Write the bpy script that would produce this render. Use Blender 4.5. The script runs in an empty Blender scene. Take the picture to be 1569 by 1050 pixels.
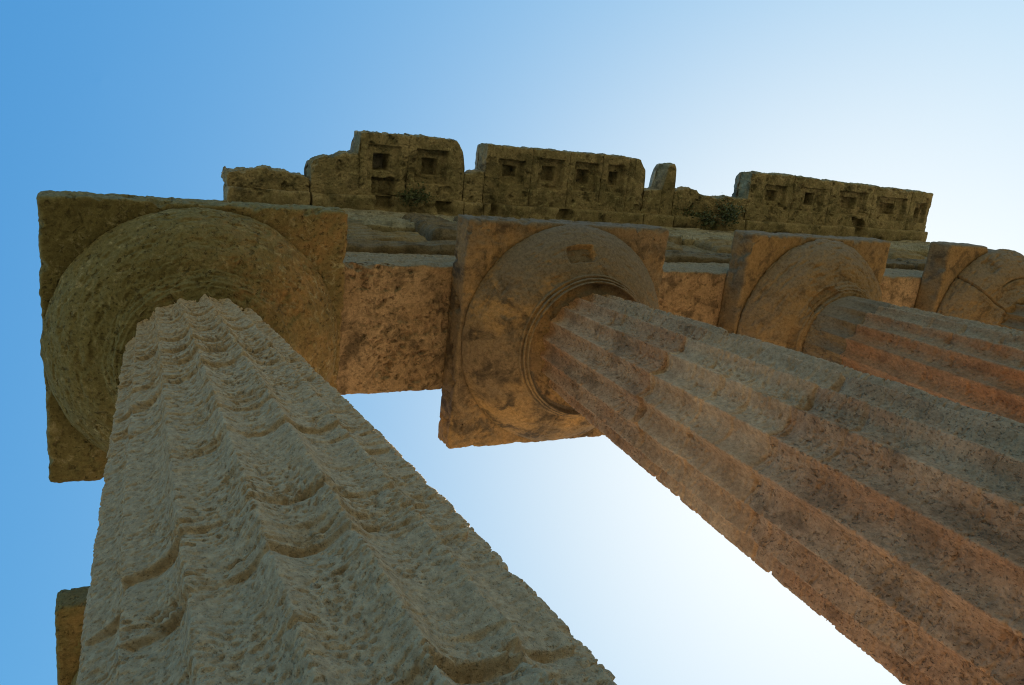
import bpy, math
import numpy as np
from mathutils import Matrix, Vector

# ------------------------------------------------------------------ camera, sky, sun, exposure
scene = bpy.context.scene
EYE = 1.65                                  # camera height above the ground
SP = 2.6295                                 # column spacing
AB = 0.88                                   # half width of an abacus
ZB = EYE + 5.168                            # underside of the abaci
ZA = ZB + 0.2368                            # underside of the architrave
YF, YR = -0.494, 0.482                      # architrave front and rear planes
STY = 0.90                                  # stylobate level

cam = bpy.data.cameras.new('camera'); camo = bpy.data.objects.new('camera', cam)
scene.collection.objects.link(camo); scene.camera = camo
cam.sensor_width = 36.0; cam.lens = 28.06; cam.clip_start = 0.05; cam.clip_end = 4000
R = np.array([[0.8917, -0.1093, -0.4392], [-0.0202, 0.9598, -0.2799], [0.4521, 0.2584, 0.8537]])
u_, s_, v_ = np.linalg.svd(R); R = u_ @ v_
M = Matrix.Identity(4)
for i in range(3):
    M[i][0] = R[0, i]; M[i][1] = -R[1, i]; M[i][2] = -R[2, i]
M[0][3], M[1][3], M[2][3] = -0.5451, -1.5268, EYE
camo.matrix_world = M

SUN_AZ, SUN_EL = math.radians(21), math.radians(36)     # azimuth from +X towards +Y
world = bpy.data.worlds.new('World'); scene.world = world; world.use_nodes = True
wn = world.node_tree.nodes; wl = world.node_tree.links
sky = wn.new('ShaderNodeTexSky'); sky.sky_type = 'NISHITA'; sky.sun_disc = False
sky.sun_elevation = SUN_EL; sky.sun_rotation = math.pi / 2 - SUN_AZ
sky.altitude = 20; sky.air_density = 1.0; sky.dust_density = 2.0; sky.ozone_density = 1.0
# one even saturation, tint and soft shoulder for the whole sky
bw = wn.new('ShaderNodeVectorMath'); bw.operation = 'DOT_PRODUCT'; wl.new(sky.outputs[0], bw.inputs[0]); bw.inputs[1].default_value = (1 / 3, 1 / 3, 1 / 3)
sat = wn.new('ShaderNodeMix'); sat.data_type = 'RGBA'; sat.clamp_factor = False; sat.inputs[0].default_value = 1.8
wl.new(bw.outputs['Value'], sat.inputs[6]); wl.new(sky.outputs[0], sat.inputs[7])
tint = wn.new('ShaderNodeMix'); tint.data_type = 'RGBA'; tint.blend_type = 'MULTIPLY'; tint.inputs[0].default_value = 1.0
wl.new(sat.outputs[2], tint.inputs[6]); tint.inputs[7].default_value = (0.225, 0.40, 0.595, 1.0)
def vm(op, a, b):
    n = wn.new('ShaderNodeVectorMath'); n.operation = op
    for i, v in enumerate((a, b)):
        if isinstance(v, tuple): n.inputs[i].default_value = v
        else: wl.new(v, n.inputs[i])
    return n.outputs[0]
A_ = 1.2; G_ = A_ / (3.14 * 0.10)               # shoulder level; 3.14 is the exposure, 0.10 the strength below
shl = vm('DIVIDE', vm('MULTIPLY', tint.outputs[2], (G_, G_, G_)), vm('ADD', tint.outputs[2], (A_, A_, A_)))
wl.new(shl, wn['Background'].inputs[0]); wn['Background'].inputs[1].default_value = 0.10

sun = bpy.data.lights.new('sun', 'SUN'); suno = bpy.data.objects.new('sun', sun)
scene.collection.objects.link(suno)
sun.energy = 5.0; sun.angle = math.radians(0.53); sun.color = (1.0, 0.93, 0.82)
sd = Vector((math.cos(SUN_EL) * math.cos(SUN_AZ), math.cos(SUN_EL) * math.sin(SUN_AZ), math.sin(SUN_EL)))
suno.rotation_euler = (-sd).to_track_quat('-Z', 'Y').to_euler()

scene.view_settings.view_transform = 'Standard'; scene.view_settings.look = 'None'
scene.view_settings.gamma = 1; scene.view_settings.use_curve_mapping = False
scene.view_settings.exposure = 1.65
scene.render.engine = 'CYCLES'
scene.cycles.max_bounces = 6; scene.cycles.diffuse_bounces = 4; scene.cycles.use_denoising = True
scene.cycles.denoising_prefilter = 'NONE'; scene.cycles.pixel_filter_type = 'BLACKMAN_HARRIS'; scene.cycles.filter_width = 1.1

# ------------------------------------------------------------------ noise
rng = np.random.default_rng(7)
PERM = np.concatenate([rng.permutation(256)] * 2).astype(np.int32)
GR = rng.normal(size=(256, 3)).astype(np.float32); GR /= np.linalg.norm(GR, axis=1, keepdims=True)

def perlin(P):
    P = np.asarray(P, np.float32); sh = P.shape[:-1]; P = P.reshape(-1, 3)
    F = np.floor(P); I = F.astype(np.int32) & 255; f = P - F
    w = f * f * f * (f * (f * 6 - 15) + 10); out = 0
    for dx in (0, 1):
        wx = w[:, 0] if dx else 1 - w[:, 0]
        for dy in (0, 1):
            wy = w[:, 1] if dy else 1 - w[:, 1]
            for dz in (0, 1):
                wz = w[:, 2] if dz else 1 - w[:, 2]
                h = PERM[(PERM[(PERM[(I[:, 0] + dx) & 255] + I[:, 1] + dy) & 255] + I[:, 2] + dz) & 255]
                g = GR[h]
                d = g[:, 0] * (f[:, 0] - dx) + g[:, 1] * (f[:, 1] - dy) + g[:, 2] * (f[:, 2] - dz)
                out = out + wx * wy * wz * d
    return (out * 1.6).reshape(sh)

def fbm(P, scale, octs=4, off=0.0, gain=0.5):
    sc = np.asarray(scale, np.float32) * np.ones(3, np.float32); a = 1.0; t = 0; n = 0
    for o in range(octs):
        t = t + a * perlin(P * sc + (off + 17.3 * o)); n += a; a *= gain; sc = sc * 2.03
    return t / n

def sstep(a, b, x):
    t = np.clip((x - a) / (b - a), 0, 1); return t * t * (3 - 2 * t)

def vecnoise(P, scale, octs, amp, off):
    return np.stack([fbm(P, scale, octs, off + 31.7 * k) for k in range(3)], -1) * amp

# ------------------------------------------------------------------ mesh helpers
COL = scene.collection.objects

def raw_mesh(name, V, Q, mat, parent=None, base=(0, 0, 0), smooth=True):
    V = np.ascontiguousarray(np.asarray(V, np.float32) - np.asarray(base, np.float32)); Q = np.ascontiguousarray(Q, np.int32)
    k = Q.shape[1]; me = bpy.data.meshes.new(name)
    me.vertices.add(len(V)); me.vertices.foreach_set('co', V.ravel())
    me.loops.add(Q.size); me.loops.foreach_set('vertex_index', Q.ravel())
    me.polygons.add(len(Q)); me.polygons.foreach_set('loop_start', np.arange(0, Q.size, k, dtype=np.int32))
    me.polygons.foreach_set('use_smooth', np.full(len(Q), smooth, dtype=bool))
    me.update(calc_edges=True); me.materials.append(mat)
    o = bpy.data.objects.new(name, me); COL.link(o)
    if parent is not None: o.parent = parent
    else: o.location = base
    return o

def quads(nu, nv, wrap=False, off=0, flip=False):
    iu = np.arange(nu if wrap else nu - 1); iv = np.arange(nv - 1)
    a, b = np.meshgrid(iu, iv, indexing='ij'); a2 = (a + 1) % nu
    q = np.stack([a * nv + b, a2 * nv + b, a2 * nv + b + 1, a * nv + b + 1], -1).reshape(-1, 4) + off
    return q[:, ::-1] if flip else q

def thing(name, base, label, cat, group=None):
    o = bpy.data.objects.new(name, None); COL.link(o); o.location = base; o.empty_display_size = 0.2
    return tag(o, label, cat, group)

def tag(o, label, cat, group=None):
    o['label'] = label; o['category'] = cat; o['kind'] = 'thing'
    if group: o['group'] = group
    return o

def rbox(name, lo, hi, res, rad, disp, mat, parent=None, base=(0, 0, 0), warp=None, fres=None):
    """a rounded box of six shared-edge grids, pushed about by a position-based displacement"""
    lo = np.array(lo, float); hi = np.array(hi, float); c = (lo + hi) / 2; h = (hi - lo) / 2
    n = [max(3, int(math.ceil((hi - lo)[k] / (res if np.isscalar(res) else res[k])))) for k in range(3)]
    Vs, Qs, off = [], [], 0
    for ax in range(3):
        a, b = [(1, 2), (2, 0), (0, 1)][ax]
        for sg in (-1, 1):
            U, W = np.meshgrid(np.linspace(-1, 1, n[a] + 1), np.linspace(-1, 1, n[b] + 1), indexing='ij')
            q = np.zeros(U.shape + (3,)); q[..., ax] = sg; q[..., a] = U; q[..., b] = W
            P = q * h
            inner = np.clip(P, -(h - rad), h - rad); d = P - inner
            L = np.linalg.norm(d, axis=-1, keepdims=True)
            P = np.where(L > 1e-9, inner + d / np.maximum(L, 1e-9) * np.minimum(L, rad), P) + c
            Vs.append(P.reshape(-1, 3)); Qs.append(quads(n[a] + 1, n[b] + 1, off=off, flip=(sg < 0))); off += P.size // 3
    V = np.concatenate(Vs); Q = np.concatenate(Qs)
    key = np.round(V * 20000).astype(np.int64)                    # weld the shared edges
    _, first, inv = np.unique(key, axis=0, return_index=True, return_inverse=True)
    V = V[first]; Q = inv.reshape(-1)[Q]
    if warp is not None: V = warp(V)
    if disp is not None: V = V + disp(V)
    return raw_mesh(name, V, Q, mat, parent, base)

# ------------------------------------------------------------------ materials
class NT:
    def __init__(s, name):
        s.m = bpy.data.materials.new(name); s.m.use_nodes = True; s.t = s.m.node_tree; s.n = s.t.nodes; s.l = s.t.links
        s.b = s.n['Principled BSDF']; s.g = s.n.new('ShaderNodeNewGeometry')
    def setin(s, node, i, v):
        if v is None: return
        if hasattr(v, 'links') or isinstance(v, bpy.types.NodeSocket): s.l.new(v, node.inputs[i])
        else: node.inputs[i].default_value = v
    def map(s, scale, loc=(0, 0, 0)):
        n = s.n.new('ShaderNodeMapping'); s.l.new(s.g.outputs['Position'], n.inputs[0])
        n.inputs['Scale'].default_value = scale; n.inputs['Location'].default_value = loc; return n.outputs[0]
    def noise(s, scale, detail=4, rough=0.55, vec=None, dist=0.0):
        n = s.n.new('ShaderNodeTexNoise'); s.l.new(vec or s.g.outputs['Position'], n.inputs['Vector'])
        n.inputs['Scale'].default_value = scale; n.inputs['Detail'].default_value = detail
        n.inputs['Roughness'].default_value = rough; n.inputs['Distortion'].default_value = dist; return n.outputs[0]
    def voro(s, scale, vec=None, rnd=1.0):
        n = s.n.new('ShaderNodeTexVoronoi'); s.l.new(vec or s.g.outputs['Position'], n.inputs['Vector'])
        n.inputs['Scale'].default_value = scale; n.inputs['Randomness'].default_value = rnd; return n.outputs['Distance']
    def mr(s, x, a, b, c=0.0, d=1.0, smooth=True):
        n = s.n.new('ShaderNodeMapRange'); n.interpolation_type = 'SMOOTHSTEP' if smooth else 'LINEAR'
        s.setin(n, 0, x)
        for i, v in enumerate((a, b, c, d)): n.inputs[i + 1].default_value = v
        return n.outputs[0]
    def math(s, op, a, b=None):
        n = s.n.new('ShaderNodeMath'); n.operation = op; s.setin(n, 0, a); s.setin(n, 1, b); return n.outputs[0]
    def mix(s, f, a, b, mode='MIX'):
        n = s.n.new('ShaderNodeMix'); n.data_type = 'RGBA'; n.blend_type = mode
        s.setin(n, 0, f); s.setin(n, 6, a); s.setin(n, 7, b); return n.outputs[2]
    def dot(s, v):
        n = s.n.new('ShaderNodeVectorMath'); n.operation = 'DOT_PRODUCT'; s.l.new(s.g.outputs['Normal'], n.inputs[0])
        n.inputs[1].default_value = v; return n.outputs['Value']
    def pdot(s, v):
        n = s.n.new('ShaderNodeVectorMath'); n.operation = 'DOT_PRODUCT'; s.l.new(s.g.outputs['Position'], n.inputs[0])
        n.inputs[1].default_value = v; return n.outputs['Value']
    def radial(s, v):
        c = s.n.new('ShaderNodeTexCoord'); a = s.n.new('ShaderNodeVectorMath'); a.operation = 'MULTIPLY'; a.inputs[1].default_value = (1, 1, 0)
        s.l.new(c.outputs['Object'], a.inputs[0]); b = s.n.new('ShaderNodeVectorMath'); b.operation = 'NORMALIZE'; s.l.new(a.outputs[0], b.inputs[0])
        n = s.n.new('ShaderNodeVectorMath'); n.operation = 'DOT_PRODUCT'; s.l.new(b.outputs[0], n.inputs[0]); n.inputs[1].default_value = v; return n.outputs['Value']
    def bump(s, h, strength, dist, prev=None):
        n = s.n.new('ShaderNodeBump'); n.inputs['Strength'].default_value = strength; n.inputs['Distance'].default_value = dist
        s.l.new(h, n.inputs['Height'])
        if prev: s.l.new(prev, n.inputs['Normal'])
        return n.outputs[0]

def c4(c): return (c[0], c[1], c[2], 1.0)

def stone(name, warm, dark, pale, side_col=None, side_dir=(-0.2, -1.0, 0.25), side_rng=(-0.15, 0.55), lichen=None,
          lichen_amt=0.5, lichen_scale=2.5, stain=0.6, pit=0.5, pit_scale=38.0, grain=0.5, strata=0.0, loc=(0, 0, 0), lgrad=None, fleck=None, speck=0.8, shaft=False, pitc=0.55):
    t = NT(name); pos = t.map((1, 1, 0.75), loc)
    big = t.noise(1.7, 5, 0.6, pos); mid = t.noise(6.5, 6, 0.65, pos, 0.4); fine = t.noise(48, 5, 0.7, pos)
    col = t.mix(t.mr(big, 0.38, 0.62), c4(warm), c4(pale))
    col = t.mix(t.math('MULTIPLY', t.mr(mid, 0.46, 0.66), stain), col, c4(dark))
    if lichen is not None:
        lf = t.math('MULTIPLY', t.mr(t.noise(lichen_scale, 7, 0.7, t.map((1, 1, 1), (5.3 + loc[0], 2.1, 9.7)), 0.6), 0.36, 0.62), lichen_amt)
        if lgrad is not None:
            lf = t.math('MINIMUM', t.math('ADD', lf, t.mr(t.math('ADD', t.pdot(lgrad[0]), t.mr(t.noise(2.2, 5, 0.65, pos), 0.3, 0.7, -0.35, 0.35, False)), lgrad[1], lgrad[2])), 1.0)
        col = t.mix(lf, col, c4(lichen))
    if side_col is not None:  # second tone blended in on faces turned towards one given direction
        pf = t.math('ADD', t.math('ADD', t.math('MULTIPLY', t.radial(side_dir), 0.75), t.math('MULTIPLY', t.dot(side_dir), 0.25)) if shaft else t.dot(side_dir), t.mr(t.noise(4.0, 6, 0.7, pos), 0.25, 0.75, -0.35, 0.35, False))
        pf = t.mr(pf, *side_rng)
        col = t.mix(pf, col, c4(side_col))
    pv = t.map((1, 1, 0.8), loc); pn = t.noise(5, 3, 0.6, pos)
    p1 = t.math('MULTIPLY', t.mr(t.noise(pit_scale, 2, 0.5, pv, 0.3), 0.60, 0.72), t.mr(pn, 0.36, 0.56))
    p2 = t.math('MULTIPLY', t.mr(t.noise(pit_scale * 2.6, 2, 0.5, pv, 0.3), 0.60, 0.74), t.mr(pn, 0.62, 0.40, 0.35, 1.0))
    pits = t.math('MAXIMUM', p1, p2)
    col = t.mix(t.math('MULTIPLY', pits, pitc * pit), col, c4([x * 0.35 for x in dark]))
    if fleck is not None:
        ff = t.math('MULTIPLY', t.mr(t.noise(15, 6, 0.75, t.map((1, 1, 1.5), loc), 0.5), 0.52, 0.68), t.mr(t.noise(2.3, 3, 0.5, pos), 0.35, 0.6, 0.15, 0.8))
        col = t.mix(ff, col, c4(fleck))
    col = t.mix(t.mr(fine, 0.32, 0.68, 0.0, 0.75, False), t.mix(1.0, col, c4((1.18, 1.17, 1.15)), 'MULTIPLY'), t.mix(1.0, col, c4((0.50, 0.48, 0.45)), 'MULTIPLY'))
    gr = t.noise(115, 4, 0.8, pos)
    col = t.mix(t.mr(gr, 0.54, 0.72, 0.0, speck), col, t.mix(1.0, col, c4((0.30, 0.27, 0.23)), 'MULTIPLY'))
    t.l.new(col, t.b.inputs['Base Color']); t.b.inputs['Roughness'].default_value = 0.92
    t.b.inputs['Specular IOR Level'].default_value = 0.2
    nm = t.bump(t.noise(30, 7, 0.7, pos), grain, 0.008)
    nm = t.bump(t.math('SUBTRACT', 1.0, pits), pit, 0.012, nm)
    nm = t.bump(t.noise(130, 4, 0.7, pos), grain, 0.0035, nm)
    if strata: nm = t.bump(t.noise(1.0, 6, 0.65, t.map((7, 7, 55), loc)), strata, 0.02, nm)
    t.l.new(nm, t.b.inputs['Normal'])
    return t.m

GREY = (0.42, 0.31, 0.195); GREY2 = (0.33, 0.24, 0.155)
M_col1 = stone('weathered_grey_travertine', shaft=True, warm=(0.28, 0.20, 0.13), dark=(0.14, 0.11, 0.07), pale=(0.32, 0.25, 0.17), side_col=GREY,
               side_dir=(-0.3, -1.0, 0.25), side_rng=(-0.8, 0.25), lichen=(0.22, 0.18, 0.10), lichen_amt=0.4, pit=0.5, pitc=0.2, pit_scale=60, strata=0.1, grain=0.8, fleck=(0.43, 0.345, 0.24), speck=0.9)
M_col2 = stone('warm_pitted_travertine', shaft=True, warm=(0.40, 0.22, 0.125), dark=(0.17, 0.10, 0.06), pale=(0.46, 0.30, 0.19), side_col=GREY2,
               side_dir=(0.15, -1.0, 0.3), side_rng=(0.55, 1.15), pit=0.8, pitc=0.5, pit_scale=38, strata=0.2, grain=0.7, speck=0.9, loc=(3, 1, 7))
M_col2n = stone('dark_stained_neck_travertine', shaft=True, warm=(0.24, 0.14, 0.07), dark=(0.10, 0.065, 0.04), pale=(0.28, 0.17, 0.09), side_col=(0.27, 0.23, 0.17),
               side_dir=(0.15, -1.0, 0.3), side_rng=(0.4, 1.0), pit=0.7, strata=0.3, loc=(3, 9, 7))
M_col2p = stone('smooth_restored_travertine', shaft=True, warm=(0.42, 0.255, 0.145), dark=(0.24, 0.14, 0.08), pale=(0.54, 0.37, 0.235), side_col=GREY2,
                side_dir=(0.15, -1.0, 0.3), side_rng=(0.55, 1.2), pit=0.3, stain=0.4, grain=0.45, strata=0.2, loc=(1, 4, 2))
M_col3 = stone('orange_travertine', shaft=True, warm=(0.34, 0.155, 0.065), dark=(0.16, 0.08, 0.04), pale=(0.34, 0.19, 0.10), side_col=GREY2,
               side_dir=(0.1, -1.0, 0.3), side_rng=(0.3, 1.0), pit=0.7, strata=0.35, loc=(9, 2, 1))
M_cap1 = stone('olive_mossy_travertine', (0.26, 0.145, 0.055), (0.10, 0.065, 0.026), (0.26, 0.165, 0.07), side_col=(0.17, 0.145, 0.065),
               side_dir=(-1.0, -0.7, 0.0), side_rng=(-0.5, 1.0), lichen=(0.125, 0.10, 0.04), lichen_amt=0.6, pit=0.9, pit_scale=20, lgrad=((-1, -0.35, 0), -0.25, 0.9), fleck=(0.34, 0.29, 0.17))
M_cap2 = stone('stained_orange_travertine', (0.35, 0.205, 0.085), (0.07, 0.048, 0.03), (0.21, 0.14, 0.08), side_col=(0.16, 0.125, 0.088),
               side_dir=(0.25, -1.0, 0.0), side_rng=(-0.15, 0.55), pit=0.5, stain=0.95, grain=0.4, loc=(2.2, 6, 3))
M_cap3 = stone('ochre_brown_travertine', (0.25, 0.155, 0.07), (0.09, 0.06, 0.034), (0.22, 0.145, 0.075), side_col=(0.19, 0.145, 0.10),
               side_dir=(-0.3, -1.0, 0.0), side_rng=(0.0, 1.0), pit=0.5, stain=0.9, grain=0.4, loc=(7.2, 1, 8))
M_arch = stone('blotched_architrave_stone', (0.29, 0.185, 0.10), (0.065, 0.044, 0.026), (0.36, 0.24, 0.14), side_col=(0.27, 0.21, 0.135),
               side_dir=(0, -1.0, 0.1), side_rng=(0.3, 0.8), stain=0.75, pit=0.8, pit_scale=24, strata=0.8, loc=(4, 4, 4), speck=1.0)
M_sand = stone('grey_eroded_sandstone', (0.175, 0.13, 0.075), (0.075, 0.06, 0.038), (0.17, 0.135, 0.09), stain=0.8, pit=0.5, grain=0.7, strata=1.0, loc=(6, 3, 5))
M_sandw = stone('tan_eroded_sandstone', (0.25, 0.18, 0.085), (0.15, 0.11, 0.055), (0.22, 0.17, 0.10), stain=0.8, pit=0.5, grain=0.7, strata=1.0, loc=(8, 3, 2))
M_frieze = stone('pale_layered_travertine', (0.23, 0.20, 0.125), (0.10, 0.085, 0.05), (0.30, 0.26, 0.175), stain=0.7, pit=0.8, pit_scale=16, strata=1.0, loc=(1, 8, 5))
M_corn = stone('olive_lichened_cornice_stone', (0.24, 0.19, 0.105), (0.06, 0.05, 0.03), (0.31, 0.25, 0.145), lichen=(0.125, 0.112, 0.055),
               lichen_amt=0.6, lichen_scale=4.0, stain=0.85, pit=0.8, pit_scale=18, loc=(5, 5, 1), fleck=(0.36, 0.32, 0.18))
M_cornend = stone('grey_broken_cornice_stone', (0.24, 0.21, 0.16), (0.07, 0.065, 0.05), (0.30, 0.28, 0.23), stain=0.8, pit=0.8, pit_scale=22, loc=(5, 1, 1))

def leafmat():
    t = NT('dark_green_leaf'); t.l.new(t.mix(t.noise(12), c4((0.035, 0.05, 0.018)), c4((0.07, 0.085, 0.03))), t.b.inputs['Base Color'])
    t.b.inputs['Roughness'].default_value = 0.7; return t.m
def barkmat():
    t = NT('brown_twig'); t.l.new(t.mix(t.noise(30), c4((0.06, 0.045, 0.03)), c4((0.11, 0.08, 0.05))), t.b.inputs['Base Color'])
    t.b.inputs['Roughness'].default_value = 0.9; return t.m
def groundmat():
    t = NT('dry_grass_and_earth')
    col = t.mix(t.mr(t.noise(0.35, 6, 0.65), 0.4, 0.62), c4((0.22, 0.185, 0.10)), c4((0.15, 0.15, 0.055)))
    col = t.mix(t.mr(t.noise(14, 6, 0.7), 0.35, 0.75, 0, 0.6), col, c4((0.18, 0.145, 0.09)))
    t.l.new(col, t.b.inputs['Base Color']); t.b.inputs['Roughness'].default_value = 0.95
    t.l.new(t.bump(t.noise(9, 9, 0.75), 0.9, 0.06), t.b.inputs['Normal']); return t.m
M_leaf, M_bark, M_ground = leafmat(), barkmat(), groundmat()
M_step = stone('worn_step_travertine', (0.52, 0.41, 0.28), (0.34, 0.26, 0.16), (0.56, 0.46, 0.33), stain=0.5, pit=0.7, strata=0.2, loc=(2, 2, 2))

# ------------------------------------------------------------------ ground and stepped base
gx = np.concatenate([[-1500, -300, -80], np.linspace(-30, 40, 71), [90, 300, 1500]])
GX, GY = np.meshgrid(gx, gx, indexing='ij')
GP = np.stack([GX, GY, np.zeros_like(GX)], -1)
GP[..., 2] = 0.05 * fbm(GP, 0.35, 4, 3.0) * (np.abs(GX) < 60) - 0.02
ground = raw_mesh('ground', GP.reshape(-1, 3), quads(len(gx), len(gx)), M_ground); ground['kind'] = 'structure'
jit = lambda P: vecnoise(P, 3.0, 3, 0.012, 2.0)
XE, YE = 13.9, 9.0
for k in range(3):
    e = 0.72 + 0.34 * k
    o = rbox('stylobate' if k == 0 else 'temple_step', (-e, -e, STY - 0.3 * (k + 1) - 0.02 * (k == 2)), (XE + e, YE + e, STY - 0.3 * k - 0.004 * k),
             0.25, 0.015, jit, M_step)
    o['kind'] = 'structure'

# ------------------------------------------------------------------ columns
RZ = np.array([STY - EYE, 1.3, 2.3, 3.2, 4.05, 4.72]) + EYE
RR = np.array([0.665, 0.628, 0.588, 0.535, 0.482, 0.436])
zz = np.linspace(RZ[0], RZ[-1], 60)
_rf = np.polyfit(RZ, RR, 3)
def rad(z): return np.polyval(_rf, z)

def coarse_fbm(th, z, cx, cy, seed, scale, octs, off, k=4):
    """slow noise worked out on every k-th row and stretched over the fine grid"""
    def pick(n): return np.unique(np.concatenate([np.arange(0, n, k), [n - 1]]))
    a, b = pick(len(th)), pick(len(z)); T, Z = np.meshgrid(th[a], z[b], indexing='ij'); r0 = rad(Z)
    F = fbm(np.stack([cx + r0 * np.cos(T), cy + r0 * np.sin(T), Z], -1) + seed, scale, octs, off)
    ia = np.arange(len(th)); ib = np.arange(len(z))
    F = np.stack([np.interp(ib, b, row) for row in F])
    j = np.clip(np.searchsorted(a, ia, 'right') - 1, 0, len(a) - 2); w = ((ia - a[j]) / (a[j + 1] - a[j]))[:, None]
    return (F[j] * (1 - w) + F[j + 1] * w).astype(np.float32)

def shaft_pts(th, z, cx, cy, phase, seed, wear, ledge, rough, joints, top, ledges, zone, fade, rs, flute):
    T, Z = np.meshgrid(th, z, indexing='ij'); T = T.astype(np.float32); Z = Z.astype(np.float32)
    r0 = rad(Z) * rs; Pn = np.stack([cx + r0 * np.cos(T), cy + r0 * np.sin(T), Z], -1).astype(np.float32) + seed
    lo = lambda sc, oc, off: coarse_fbm(th, z, cx, cy, seed, sc, oc, off)
    t = ((T - phase) / (math.pi / 10)) % 1.0
    fl = 4 * t * (1 - t)
    w1 = lo((2.6, 2.6, 3.2), 3, 1.0); w2 = fbm(Pn, 9, 4, 5.0)
    blunt = np.clip(wear * (0.42 + 0.9 * w1 + 0.8 * w2), 0.02, 0.9)
    fl = np.sqrt(fl * fl + blunt * blunt) / np.sqrt(1 + blunt * blunt) * 0.9 + 0.1 * fl
    ero = flute * (r0 / 0.56) * (0.6 * fl + 0.4 * fl * fl * (3 - 2 * fl)) * sstep(0.0, fade, top - Z)
    ero = ero + (0.020 * sstep(0.05, 0.0, top - Z) if fade > 0.02 else 0)
    rg = rough * (0.75 + 0.5 * sstep(-0.2, 0.3, lo(1.3, 2, 83.0)))
    if zone is not None: rg = rg * (1 + zone[1] * sstep(zone[0] - 0.12, zone[0] + 0.25, Z - EYE + 0.2 * w1))
    # single ledges: a lip, under it a hollow that fades downwards
    wz = 0.045 * lo((1.7, 1.7, 0.3), 3, 9.0) + 0.014 * w2
    fi = np.floor((T - phase) / (math.pi / 10)).astype(np.int32)
    for (zc, ac, aw, am, hh) in ledges:
        da = (T - math.radians(ac) + math.pi) % (2 * math.pi) - math.pi
        hf = np.modf(np.abs(np.sin(fi * 12.9898 + zc * 78.233) * 43758.547))[0]
        d = (zc + EYE) - Z + wz + 0.05 * (hf - 0.5) + 0.012 * (fl - 0.5)
        m = np.exp(-(da / math.radians(aw)) ** 4) * np.clip(0.35 + 0.9 * hf + 1.2 * w1 + 0.7 * w2, 0, 1.3)
        ero = ero + ledge * am * m * sstep(-0.006, 0.008, d) * np.exp(-np.clip(d, 0, None) / hh)
    # strata, lumps, pores
    st = fbm(Pn, (4.5, 4.5, 17), 4, 29.0)
    ero = ero + rg * (0.003 * st + 0.005 * np.abs(st) + 0.005 * lo(3.6, 3, 31.0) + 0.004 * w2 + 0.0028 * fbm(Pn, (34, 34, 34), 3, 37.0, 0.6))
    pm = sstep(-0.15, 0.22, lo((2.2, 2.2, 5.5), 3, 43.0)); pm2 = sstep(-0.10, 0.2, lo((3.0, 3.0, 8.0), 2, 45.0))
    ero = ero + rg * 0.013 * sstep(0.19, 0.30, fbm(Pn, (30, 30, 36), 2, 41.0)) * (0.2 + 0.8 * pm)
    ero = ero + rg * 0.010 * sstep(0.22, 0.32, fbm(Pn, (66, 66, 70), 1, 49.0)) * (0.45 + 0.55 * pm2)
    ero = ero + rg * 0.020 * sstep(0.28, 0.40, fbm(Pn, (9, 9, 17), 3, 47.0)) * pm2
    for j in joints:
        d = np.abs(Z - j + 0.03 * w1); ero = ero + 0.010 * np.exp(-(d / 0.006) ** 2) * (0.5 + sstep(-0.2, 0.2, w2)) + 0.022 * rg * np.exp(-(d / 0.03) ** 2) * sstep(0.0, 0.35, w2)
    rr = r0 - ero + 0.008
    rr = np.where(Z > top - 0.03, rr - 0.0, rr)
    return np.stack([cx + rr * np.cos(T), cy + rr * np.sin(T), Z], -1)

def make_ledges(n, seed, z0, z1, view, given=()):
    g = np.random.default_rng(seed)
    return list(given) + [(g.uniform(z0, z1), view + g.uniform(-85, 85), g.uniform(14, 55), g.uniform(0.2, 0.8), g.uniform(0.014, 0.045)) for _ in range(n)]

def ring_angles(center, n_dense, n_coarse, half=98):
    a = np.radians(np.linspace(center - half, center + half, n_dense))
    b = np.radians(np.linspace(center + half, center + 360 - half, n_coarse + 2)[1:-1])
    return np.concatenate([a, b])

PROF = np.array([(.37, 4.770), (.41, 4.800), (.44, 4.815), (.465, 4.818), (.485, 4.808), (.498, 4.780), (.507, 4.764), (.515, 4.768), (.517, 4.778), (.510, 4.790),
                 (.514, 4.800), (.528, 4.793), (.536, 4.800), (.534, 4.813), (.524, 4.829), (.534, 4.827), (.549, 4.823), (.556, 4.832), (.552, 4.846),
                 (.562, 4.851), (.61, 4.866), (.66, 4.890), (.71, 4.924), (.755, 4.962), (.795, 5.006), (.828, 5.052), (.852, 5.095), (.865, 5.130), (.868, 5.150), (.862, 5.166), (.80, 5.172)])

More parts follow.
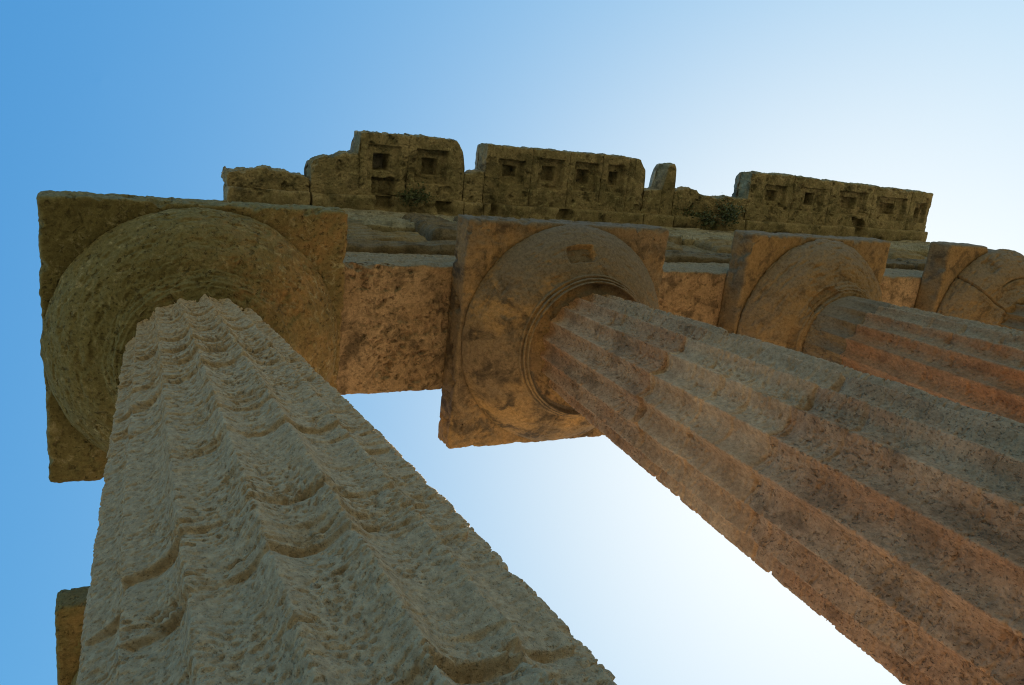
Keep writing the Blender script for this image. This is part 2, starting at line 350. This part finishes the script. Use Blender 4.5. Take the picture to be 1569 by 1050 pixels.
def echinus(name, cx, cy, n, m, seed, amp, mat, parent, base, soft=0.0, cuts=(), ledge=0.0):
    r, z = PROF[:, 0].copy(), PROF[:, 1].copy()
    s = np.concatenate([[0], np.cumsum(np.hypot(np.diff(r), np.diff(z)))])
    if soft:                                          # worn annulets
        z[:4] = z[:4] * (1 - soft) + np.array([4.74, 4.752, 4.76, 4.766]) * soft
        r[3:19] = r[3:19] * (1 - soft) + np.interp(s[3:19], [s[3], s[10], s[18]], [r[3], .500, r[18]]) * soft
        z[3:19] = z[3:19] * (1 - soft) + np.interp(s[3:19], [s[3], s[10], s[18]], [z[3], 4.802, z[18]]) * soft
    tt = np.linspace(0, s[-1], m); r = np.interp(tt, s, r); z = np.interp(tt, s, z)
    rs = np.convolve(np.pad(r, 2, 'edge'), np.ones(5) / 5, 'valid'); zs = np.convolve(np.pad(z, 2, 'edge'), np.ones(5) / 5, 'valid')
    nr = np.gradient(zs); nz = -np.gradient(rs); L = np.hypot(nr, nz) + 1e-9; nr, nz = nr / L, nz / L
    th = np.linspace(0, 2 * math.pi, n, endpoint=False); T = th[:, None]
    P = np.stack([cx + r * np.cos(T), cy + r * np.sin(T), np.broadcast_to(z + EYE, (n, m))], -1)
    Pn = P + seed
    e = amp * (0.030 * fbm(Pn, 5, 4, 3.0) + 0.018 * fbm(Pn, (13, 13, 22), 4, 7.0) + 0.010 * fbm(Pn, 30, 3, 11.0))
    e = e - amp * 0.024 * sstep(0.10, 0.40, fbm(Pn, (8, 8, 30), 4, 17.0)) - amp * 0.007 * sstep(0.2, 0.45, fbm(Pn, 32, 2, 19.0))
    if ledge:
        Lz = np.broadcast_to(z + EYE, (n, m)) * 24 + 1.5 * fbm(Pn, 2.4, 3, 23.0) + 0.9 * fbm(Pn, 9, 4, 29.0)
        e = e - ledge * (1 - (Lz - np.floor(Lz))) ** 2 * sstep(-0.15, 0.25, fbm(Pn, 3.0, 3, 31.0))
    for (a, r0, ha, hr, dep) in cuts:                # sharp-edged cavities cut up into the bulge
        da = np.abs((T - math.radians(a) + math.pi) % (2 * math.pi) - math.pi) * r / ha; dr = np.abs(np.broadcast_to(r, (n, m)) - r0) / hr
        d = (da ** 6 + dr ** 6) ** (1 / 6) + 0.22 * fbm(Pn, 9, 4, 61.0)
        e = e - dep * sstep(1.0, 0.86, d) * (1 + 0.3 * fbm(Pn, 14, 3, 67.0))
    e[:, -2:] *= 0.2
    e[:, :4] *= 0.3
    P[..., 0] += e * nr * np.cos(T); P[..., 1] += e * nr * np.sin(T); P[..., 2] += e * nz
    k = int(np.searchsorted(tt, s[18]))                # the annulets and their hollow are a piece of their own
    o = raw_mesh(name, P[:, k:].reshape(-1, 3), quads(n, m - k, True), mat, parent, base)
    raw_mesh('annulets', P[:, :k + 1].reshape(-1, 3), quads(n, k + 1, True), mat, o, base)
    return o

def column(i, j, label, phase, seed, wear, ledge, rough, joints, mats, capmat, dense, res_z, cap, view, group, z_lo=0.9, soft=0.0, cuts=(), abacus_warp=None, abacus_res=0.02, cledge=0.0, chip=1.0, ledges=(), zone=None, fade=0.07, rs=1.0, shift=(0, 0), flute=0.064):
    ax, ay = i * SP, j * SP; cx, cy = ax + shift[0], ay + shift[1]; base = (cx, cy, STY); seed = np.float32(seed)
    root = thing('doric_column', base, label, 'column', group)
    js = [STY] + [EYE + q for q in joints] + [EYE + 4.825]
    th = ring_angles(view, dense, 60)
    for k in range(len(js) - 1):
        a, b = js[k], js[k + 1]
        rz = res_z if b > EYE + z_lo else 0.05
        z = np.linspace(a, b, max(6, int((b - a) / rz)))
        if len(z) < 40 and rz == 0.05: tk = ring_angles(view, 90, 50)
        else: tk = th
        P = shaft_pts(tk, z, cx, cy, math.radians(phase), seed, wear, ledge, rough, js[1:-1], js[-1], ledges, zone, fade, rs, flute)
        n, m = P.shape[:2]
        V = P.reshape(-1, 3); Q = quads(n, m, True)
        raw_mesh('drum', V, Q, mats[k % len(mats)] if isinstance(mats, list) else mats, root, base)
    echinus('echinus', ax + 0.5 * shift[0], ay + 0.5 * shift[1], cap[0], cap[1], seed, cap[2], capmat, root, base, soft, cuts, cledge)
    edge = lambda P: (vecnoise(P + seed, 4.5, 5, 0.010 * chip, 71.0) + vecnoise(P + seed, 28, 3, 0.006 * chip, 73.0)
                      - 0.02 * chip * sstep(0.12, 0.4, fbm(P + seed, 9, 3, 79.0))[:, None] * (P - np.array([ax, ay, ZB + .12])) / AB * np.array([1, 1, 0.4]))
    rbox('abacus', (ax - AB, ay - AB, ZB), (ax + AB, ay + AB, ZA - 0.002), abacus_res, 0.018, edge, capmat, root, base, abacus_warp)
    return root

GRP = None
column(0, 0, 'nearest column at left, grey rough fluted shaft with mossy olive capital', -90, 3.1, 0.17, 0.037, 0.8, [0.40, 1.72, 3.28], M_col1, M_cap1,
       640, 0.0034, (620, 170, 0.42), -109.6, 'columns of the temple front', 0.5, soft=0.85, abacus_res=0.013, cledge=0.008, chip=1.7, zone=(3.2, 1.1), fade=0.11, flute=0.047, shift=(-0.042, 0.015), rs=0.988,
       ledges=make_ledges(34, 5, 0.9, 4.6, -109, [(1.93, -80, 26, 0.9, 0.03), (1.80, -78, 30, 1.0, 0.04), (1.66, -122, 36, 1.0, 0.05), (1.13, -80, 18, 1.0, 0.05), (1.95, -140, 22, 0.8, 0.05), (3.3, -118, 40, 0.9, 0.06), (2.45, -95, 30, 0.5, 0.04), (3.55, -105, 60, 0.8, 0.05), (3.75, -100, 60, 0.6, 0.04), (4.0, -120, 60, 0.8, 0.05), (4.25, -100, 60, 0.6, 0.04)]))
def chip_a2(V):       # knocked-off lower rear corner
    c = np.array([SP - AB, AB, ZB]); d = (V[:, 0] - c[0]) * 0.9 + (c[1] - V[:, 1]) * 0.9 + (ZA - V[:, 2]) * -0.55
    V = V.copy(); k = np.clip(0.07 - d - 0.12, 0, None); V[:, 0] += k * 0.6; V[:, 1] -= k * 0.6; return V
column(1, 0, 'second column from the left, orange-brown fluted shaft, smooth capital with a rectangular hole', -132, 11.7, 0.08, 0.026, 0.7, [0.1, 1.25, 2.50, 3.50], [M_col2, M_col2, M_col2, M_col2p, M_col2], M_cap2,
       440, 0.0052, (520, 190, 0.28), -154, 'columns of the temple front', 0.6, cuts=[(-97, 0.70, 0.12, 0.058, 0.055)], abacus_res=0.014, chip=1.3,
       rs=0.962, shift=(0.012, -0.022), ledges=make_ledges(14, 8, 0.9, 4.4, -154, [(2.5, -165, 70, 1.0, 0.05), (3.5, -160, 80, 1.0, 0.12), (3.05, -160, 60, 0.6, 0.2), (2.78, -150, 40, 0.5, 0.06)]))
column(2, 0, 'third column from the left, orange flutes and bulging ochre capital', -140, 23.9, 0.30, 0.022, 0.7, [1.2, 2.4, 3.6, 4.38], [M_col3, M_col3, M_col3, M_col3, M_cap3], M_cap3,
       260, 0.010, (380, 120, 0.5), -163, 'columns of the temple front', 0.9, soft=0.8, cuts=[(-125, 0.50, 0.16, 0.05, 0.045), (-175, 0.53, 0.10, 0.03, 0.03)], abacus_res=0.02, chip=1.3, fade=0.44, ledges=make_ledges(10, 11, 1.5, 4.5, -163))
def brk_a4(V):        # the abacus has lost its front right corner down to the curve of the echinus
    V = V.copy(); x = V[:, 0] - 3 * SP; y = V[:, 1]; r = np.hypot(x, y)
    m = (x > -0.27) & (y < 0.5); lim = 0.84; k = np.where(m & (r > lim), lim / np.maximum(r, 1e-6), 1.0)
    V[:, 0] = 3 * SP + x * k; V[:, 1] = y * k; return V
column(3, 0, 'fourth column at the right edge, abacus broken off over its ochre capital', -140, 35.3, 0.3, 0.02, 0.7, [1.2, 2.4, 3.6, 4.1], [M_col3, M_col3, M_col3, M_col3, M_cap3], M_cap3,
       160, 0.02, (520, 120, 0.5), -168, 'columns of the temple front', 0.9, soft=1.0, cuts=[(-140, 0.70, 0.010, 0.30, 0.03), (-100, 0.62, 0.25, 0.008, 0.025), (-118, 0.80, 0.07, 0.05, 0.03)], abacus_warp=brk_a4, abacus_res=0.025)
column(0, 1, 'column behind the nearest one, only its abacus edge showing at lower left', -90, 47.7, 0.4, 0.02, 0.8, [1.2, 2.4, 3.6], M_col1, M_cap1,
       140, 0.03, (200, 60, 0.7), -100, None, 0.9, abacus_res=0.02, chip=1.6)

# ------------------------------------------------------------------ architrave
def arch_disp(seed, a=1.0):
    def f(P):
        Q = P + seed
        v = vecnoise(Q, 2.5, 4, 0.018 * a, 3.0) + vecnoise(Q, (9, 9, 20), 4, 0.018 * a, 7.0)
        pit = sstep(0.1, 0.36, fbm(Q, (9, 9, 12), 3, 11.0)) + 0.7 * sstep(0.12, 0.32, fbm(Q, 24, 2, 13.0))
        v[:, 2] += 0.028 * a * pit * sstep(-0.25, 0.2, fbm(Q, 2.2, 2, 17.0)) * (P[:, 2] < ZA + 0.08)
        v[:, 1] += 0.008 * a * pit * (P[:, 1] < YF + 0.05)
        return v
    return f
HA = 0.50
ARCH = [(-0.494, 1 * SP - 0.02, 'architrave beam spanning the two leftmost columns, blotched orange underside', 0.010),
        (SP + 0.0, 2 * SP - 0.01, 'architrave beam between the second and third columns', 0.018),
        (2 * SP + 0.0, 3 * SP - 0.01, 'architrave beam between the third column and the one at the right edge', 0.022),
        (3 * SP + 0.0, 3 * SP + 2.0, 'architrave beam running right from the fourth column', 0.05)]
for k, (x0, x1, lab, rs) in enumerate(ARCH):
    o = rbox('architrave_beam', (x0, YF, ZA), (x1, YR, ZA + HA), rs, 0.012, arch_disp(2.0 + 9 * k), M_arch, None, ((x0 + x1) / 2, 0, ZA))
    tag(o, lab, 'architrave', 'architrave beams over the columns')
o = rbox('architrave_beam', (-0.494, YR + 0.006, ZA), (0.482, SP + 0.45, ZA + HA), 0.03, 0.012, arch_disp(51.0), M_arch, None, (0, SP / 2, ZA))
tag(o, 'side architrave beam running back behind the nearest column', 'architrave', 'architrave beams over the columns')

# ------------------------------------------------------------------ sandstone course and frieze
Z1 = ZA + HA; Z2 = ZA + 0.84; Z3 = EYE + 7.53; YB = 0.44
def soft_disp(seed, a=1.0):
    def f(P):
        Q = P + seed
        v = vecnoise(Q, 2.2, 3, 0.035 * a, 3.0) + vecnoise(Q, (5, 5, 12), 3, 0.014 * a, 7.0)
        v[:, 2] *= 0.5; return v
    return f
def strat_disp(seed, a=1.0):
    def f(P):
        Q = P + seed
        v = vecnoise(Q, (2, 2, 6), 4, 0.02 * a, 3.0)
        L = P[:, 2] * 9 + 0.8 * fbm(Q, (1.3, 1.3, 1), 3, 5.0); fr = L - np.floor(L)
        v[:, 1] += np.where(P[:, 1] < 0, 0.035 * a * fr ** 2 + 0.03 * a * fbm(Q, (4, 4, 22), 4, 9.0), 0)
        v[:, 2] *= 0.4; return v
    return f
def course_disp(seed):
    a, b = soft_disp(seed, 1.0), strat_disp(seed + 3, 0.7)
    return lambda P: a(P) + b(P)
SX = [0.40, 2.35, 4.95, 7.60, 9.95]
WH = ['above the leftmost pair of columns', 'above the second column', 'above the third column', 'near the right end']
for k in range(4):
    x0, x1 = SX[k] + 0.004, SX[k + 1] - 0.004
    o = rbox('sandstone_course', (x0, -0.555, Z1 + 0.003), (x1, YB, Z2), 0.02, 0.045, course_disp(5.0 + 11 * k), M_sand, None, ((x0 + x1) / 2, 0, Z1))
    tag(o, 'dark grey worn sandstone course ' + WH[k], 'stone course', 'sandstone courses on the architrave')
    fr = thing('frieze_block', ((x0 + x1) / 2, 0, Z2), 'pale layered frieze stone with eroded hollows ' + WH[k], 'frieze', 'frieze blocks under the cornice')
    b = ((x0 + x1) / 2, 0, Z2)
    rbox('travertine_core', (x0, -0.52, Z2 + 0.002), (x1, YB - 0.02, EYE + 6.75), 0.04, 0.03, soft_disp(31.0 + 3 * k), M_sandw, fr, b)
    rbox('layered_band', (x0, -0.615, EYE + 6.755), (x1, YB - 0.01, Z3), 0.022, 0.02, strat_disp(7.0 + 5 * k), M_frieze, fr, b)
    REM = [[(0.98, 1.46, -0.60, 6.42, 7.02, M_sandw), (1.15, 1.86, -0.58, 6.16, 6.52, M_sandw), (1.93, 2.30, -0.655, 6.30, 7.20, M_sand)],
           [(2.42, 2.85, -0.655, 6.30, 7.20, M_sand), (4.05, 4.62, -0.60, 6.28, 6.72, M_sandw), (4.35, 4.88, -0.61, 6.66, 6.98, M_sandw)],
           [(5.05, 5.62, -0.60, 6.34, 6.95, M_sandw), (6.60, 7.15, -0.60, 6.28, 6.80, M_sandw), (6.95, 7.5, -0.62, 6.5, 7.05, M_sand)],
           [(7.7, 8.3, -0.60, 6.3, 6.9, M_sandw)]][k]
    for q, (a, c, yf, za, zb, mt) in enumerate(REM):
        rbox('sandstone_remnant', (a, yf, EYE + za), (c, -0.30, EYE + zb), 0.016, 0.075, course_disp(61.0 + 7 * q + k), mt, fr, b)

# ------------------------------------------------------------------ cornice
ZS = EYE + 7.605                      # soffit level
def polyline(pts):
    xs = np.array([p[0] for p in pts]); ys = np.array([p[1] for p in pts])
    return lambda x: np.interp(x, xs, ys)

def coffer_depth(X, Y, cof, Pn):
    d = np.zeros_like(X)
    for cf in cof:
        if len(cf) == 5:                              # a plain broken cavity
            x0, y0, x1, y1, dd = cf
            m = np.minimum(np.minimum(X - x0, x1 - X), np.minimum(Y - y0, y1 - Y)) + 0.06 * fbm(Pn, 9, 4, 5.0)
            d = d + dd * sstep(-0.01, 0.015, m); continue
        (a0, b0, a1, b1, dep, wob, hole) = cf
        for (x0, y0, x1, y1, dd) in ((a0, b0, a1, b1, dep),):
            w = wob * fbm(Pn, 9, 3, 5.0)
            m = np.minimum(np.minimum(X - x0, x1 - X), np.minimum(Y - y0, y1 - Y)) + w
            d = d + dd * sstep(-0.004, 0.004, m)
        cx, cy = (a0 + a1) / 2, (b0 + b1) / 2; hx, hy = (a1 - a0) * 0.24, (b1 - b0) * 0.24
        m = np.minimum(np.minimum(X - cx + hx, cx + hx - X), np.minimum(Y - cy + hy, cy + hy - Y)) + w * 0.7
        d = d + dep * (0.35 if hole else 1.7) * sstep(-0.004, 0.004, m)
        if hole:
            m = 0.075 - np.maximum(np.abs(X - cx + hx * 0.25), np.abs(Y - cy + 0.01)) + 0.5 * w
            d = d + 0.25 * sstep(-0.006, 0.01, m)
    return np.minimum(d, 0.235)

def soffit_panel(name, x0, x1, front, yb, z0, zt, cof, seed, amp, mat, parent, base, res=0.007):
    """a slab whose underside is a cut and weathered height field; its front follows a broken outline"""
    nx = max(8, int((x1 - x0) / res)); ny = 110
    xs = np.linspace(x0, x1, nx); X = np.repeat(xs[:, None], ny, 1)
    edge = front(xs) + 0.034 * amp * fbm(np.stack([xs * 9, xs * 0 + seed, xs * 0], -1), 1.0, 5, 2.0, 0.65)
    v = np.linspace(0, 1, ny)[None, :]; Y = edge[:, None] + (yb - edge[:, None]) * v
    Pn = np.stack([X, Y, np.full_like(X, z0)], -1) + seed
    dep = coffer_depth(X, Y, cof, Pn)
    n1 = fbm(Pn, 3.0, 4, 3.0); n2 = fbm(Pn, 12, 4, 7.0)
    Z = z0 + dep + amp * (0.018 * n1 + 0.012 * n2 + 0.006 * fbm(Pn, 40, 3, 15.0) + 0.03 * sstep(0.2, 0.42, fbm(Pn, 8, 3, 11.0)))
    ed = np.minimum(np.minimum(X - x0, x1 - X) * 1.0, np.minimum(Y - edge[:, None], 9))
    Z = Z + 0.010 * np.exp(-np.clip(ed, 0, None) / 0.010) * (1 + n2 * 2)
    Xd = X + amp * 0.012 * n2 * np.exp(-ed / 0.05)
    bot = np.stack([Xd, Y, Z], -1)
    nz = 9; rows = []
    idx = [bot[0, ::-1], bot[:, 0], bot[-1, :]]                 # open loop: left, front, right, then back
    loop = np.concatenate([bot[0, ::-1], bot[1:, 0], bot[-1, 1:], bot[-2:0:-1, -1]])
    cxy = np.array([(x0 + x1) / 2, (front((x0 + x1) / 2) + yb) / 2])
    walls = []
    for k in range(nz + 1):
        t = k / nz; L = loop.copy(); L[:, 2] = loop[:, 2] * (1 - t) + zt * t
        if 0 < k:
            Q = L + seed; L[:, :2] += (vecnoise(Q, (8, 8, 11), 4, 0.030 * amp, 9.0)[:, :2]) * min(1, k / 2)
            if k == nz: L[:, 2] += 0.02 * amp * fbm(Q, 9, 4, 4.0)
        walls.append(L)
    W = np.stack(walls, 1); nl = len(loop)
    V = np.concatenate([bot.reshape(-1, 3), W.reshape(-1, 3), [[cxy[0], cxy[1], zt]]])
    Q1 = quads(nx, ny, flip=True); Q2 = quads(nl, nz + 1, True, off=nx * ny, flip=False)
    o0 = nx * ny; iu = np.arange(nl); tp = o0 + iu * (nz + 1) + nz; tp2 = o0 + ((iu + 1) % nl) * (nz + 1) + nz
    # cap: tie opposite sides of the top loop
    me_Q = np.concatenate([Q1, Q2])
    ob = raw_mesh(name, V[:-1], me_Q, mat, parent, base)
    return ob

def cornice_block(label, x0, x1, front, panels, seed, amp, top=0.235, gaps=()):
    """panels: list of (x0, x1, [coffers]) hung under one crown slab"""
    base = ((x0 + x1) / 2, -0.3, ZS)
    root = thing('cornice_block', base, label, 'cornice', 'cornice blocks along the top')
    for q, (a, b, cof) in enumerate(panels):
        soffit_panel('coffered_panel' if cof else 'soffit_panel', a + 0.001, b - 0.001, front, -0.735, ZS, ZS + top - 0.03, cof, seed + 3.7 * q, amp, M_corn, root, base)
    # bed band below the soffit, stepping out of the frieze
    def gap(P):
        g = 0 * P[:, 0]
        for a, b in gaps: g = g + 0.13 * sstep(-0.02, 0.02, np.minimum(P[:, 0] - a, b - P[:, 0]) + 0.06 * fbm(P, 8, 3, 2.0)) * (P[:, 2] < ZS) * (P[:, 1] < -0.6)
        return g
    bd = lambda P: vecnoise(P + seed, 3, 4, 0.016 * amp, 3.0) + vecnoise(P + seed, (12, 12, 16), 4, 0.013 * amp, 5.0) + np.stack([0 * P[:, 0], 0 * P[:, 0], 0.05 * amp * sstep(0.16, 0.4, fbm(P + seed, (3.5, 6, 6), 3, 9.0)) + gap(P)], -1)
    rbox('bed_band', (x0 + 0.004, -0.745, ZS - 0.062), (x1 - 0.004, 0.40, ZS + 0.19), (0.016, 0.03, 0.02), 0.012, bd, M_corn, root, base)
    # crown: upper slab, set a little back from the soffit edge
    def wp(V):
        V = V.copy(); t = np.clip((0.30 - V[:, 1]) / 1.0, 0, 1); V[:, 1] = 0.30 + t * (front(V[:, 0]) + 0.012 - 0.30); return V
    bd2 = lambda P: vecnoise(P + seed, 6, 4, 0.04 * amp, 3.0) + vecnoise(P + seed, 24, 3, 0.030 * amp, 5.0)
    rbox('crown', (x0, -0.70, ZS + top - 0.02), (x1, 0.30, ZS + top + 0.05), (0.018, 0.03, 0.02), 0.015, bd2, M_cornend, root, base, wp)
    return root

fa = polyline([(0.436, -0.87), (0.51, -0.885), (0.61, -0.905), (0.75, -0.935), (0.80, -0.93), (0.9, -0.915), (1.17, -0.865)])
cornice_block('low broken cornice block over the nearest capital, leftmost and lowest of the row', 0.437, 1.172, fa, [(0.437, 1.172, [])], 4.0, 1.3, 0.22)
fb = polyline([(1.18, -0.98), (1.20, -1.03), (1.30, -1.075), (1.48, -1.11), (1.615, -1.14), (1.635, -1.325), (1.93, -1.345), (2.33, -1.352), (2.62, -1.34), (2.69, -1.24), (2.725, -1.06)])
cornice_block('tall cornice block with a black square hole and a deep square coffer', 1.180, 2.725, fb,
              [(1.180, 1.635, []), (1.635, 2.118, [(1.78, -0.90, 1.99, -0.70, 0.12), (1.71, -1.225, 2.035, -0.89, 0.035, 0.008, True)]), (2.118, 2.725, [(2.20, -1.225, 2.53, -0.895, 0.075, 0.006, False)])], 9.0, 1.0, gaps=[(1.80, 1.98), (2.45, 2.6)])
fn = polyline([(2.73, -1.04), (2.80, -1.03), (2.88, -1.055), (2.95, -1.065)])
cornice_block('small low stump in the narrow gap between two tall cornice blocks', 2.73, 2.948, fn, [(2.73, 2.948, [])], 14.0, 0.9, 0.18)
fc = polyline([(2.95, -1.337), (3.27, -1.335), (3.73, -1.342), (4.22, -1.35), (4.65, -1.351), (4.86, -1.335), (4.94, -1.22), (4.962, -1.02)])
cornice_block('long cornice block with three crisp square coffers over the second column', 2.953, 4.962, fc,
              [(2.953, 3.49, [(3.10, -1.20, 3.40, -0.97, 0.06, 0.03, False)]), (3.49, 3.945, [(3.571, -1.247, 3.87, -0.936, 0.07, 0.005, False)]),
               (3.945, 4.365, [(4.014, -1.245, 4.306, -0.94, 0.07, 0.003, False)]), (4.365, 4.72, [(4.435, -1.25, 4.66, -0.95, 0.06, 0.006, False)]),
               (4.72, 4.80, []), (4.80, 4.962, [])], 19.0, 0.75, gaps=[(3.02, 3.09), (3.84, 4.02)])
fs = polyline([(4.966, -1.0), (5.215, -1.03), (5.24, -1.18), (5.265, -1.315), (5.335, -1.325), (5.365, -1.29), (5.398, -1.02)])
cornice_block('slim upright stub of cornice left standing alone beside a gap', 4.967, 5.398, fs, [(4.967, 5.215, []), (5.215, 5.398, [])], 24.0, 0.6)
fe = polyline([(5.40, -1.02), (5.54, -1.065), (5.67, -1.06), (5.79, -1.005), (6.05, -0.973), (6.2, -1.005), (6.52, -0.99)])
cornice_block('low crumbling stretch of cornice overgrown by dark shrubs', 5.403, 6.515, fe, [(5.403, 6.515, [])], 29.0, 1.3, 0.20)
fd = polyline([(6.52, -1.312), (7.02, -1.332), (8.19, -1.308), (9.87, -1.283), (9.93, -1.27)])
cornice_block('longest cornice block at the right, worn coffers along its underside', 6.522, 9.93, fd,
              [(6.522, 7.25, [(6.76, -1.19, 7.13, -0.93, 0.06, 0.02, False)]), (7.25, 7.92, [(7.40, -1.20, 7.80, -0.90, 0.035, 0.012, True)]),
               (7.92, 8.72, [(8.45, -0.85, 8.68, -0.70, 0.12), (8.07, -1.20, 8.61, -0.90, 0.06, 0.012, False)]), (8.72, 9.50, [(8.80, -1.17, 9.40, -0.86, 0.06, 0.012, False)]),
               (9.50, 9.93, [(9.60, -1.13, 9.85, -0.86, 0.06, 0.012, False)])], 34.0, 1.0, gaps=[(8.45, 8.68)])

# ------------------------------------------------------------------ shrubs rooted in the ruin
def shrub(label, c, r, nleaf, seed):
    g = np.random.default_rng(seed); base = np.array(c, float)
    root = thing('wild_shrub', tuple(base), label, 'shrub', 'shrubs rooted in the cornice')
    V, Q = [], []
    tips = []
    for k in range(9):
        d = g.normal(size=3) * np.array([1.0, 0.55, 0.6]); d[1] = -abs(d[1]) * 0.9; d /= np.linalg.norm(d)
        L = r * g.uniform(0.5, 1.0); pts = [base + np.array([0, 0.06, 0.02]) + d * L * t + np.array([0, 0, -0.25 * L * t * t]) for t in np.linspace(0, 1, 5)]
        tips.append(pts)
        for a, b, w0, w1 in zip(pts[:-1], pts[1:], np.linspace(.008, .003, 4), np.linspace(.007, .002, 4)):
            ax = (b - a) / np.linalg.norm(b - a); s1 = np.cross(ax, [0.3, 0.2, 0.9]); s1 /= np.linalg.norm(s1); s2 = np.cross(ax, s1); o = len(V)
            for e, w in ((a, w0), (b, w1)):
                for q in range(4): V.append(e + w * (math.cos(q * math.pi / 2) * s1 + math.sin(q * math.pi / 2) * s2))
            for q in range(4): Q.append((o + q, o + (q + 1) % 4, o + 4 + (q + 1) % 4, o + 4 + q))
    raw_mesh('stem', V, Q, M_bark, root, tuple(base), False)
    V, Q = [], []
    for k in range(nleaf):
        pts = tips[g.integers(len(tips))]; t = g.uniform(0.25, 1.0) * 4; i0 = min(int(t), 3)
        p = pts[i0] + (pts[i0 + 1] - pts[i0]) * (t - i0) + g.normal(size=3) * r * 0.16
        a = g.normal(size=3); a /= np.linalg.norm(a); b = np.cross(a, g.normal(size=3)); b /= np.linalg.norm(b)
        L = g.uniform(.018, .036); w = L * g.uniform(.3, .5); n = np.cross(a, b); o = len(V)
        V += [p, p + a * L * .5 + b * w + n * .004, p + a * L, p + a * L * .5 - b * w + n * .004]; Q.append((o, o + 1, o + 2, o + 3))
    raw_mesh('foliage', V, Q, M_leaf, root, tuple(base), False)
shrub('small dark shrub hanging beside the deep square coffer', (2.17, -0.79, ZS - 0.06), 0.20, 600, 1)
shrub('dark spreading shrub under the low crumbling cornice', (5.78, -0.74, ZS - 0.06), 0.28, 900, 2)
shrub('dark shrub at the left foot of the longest cornice block', (6.16, -0.80, ZS - 0.05), 0.30, 900, 3)
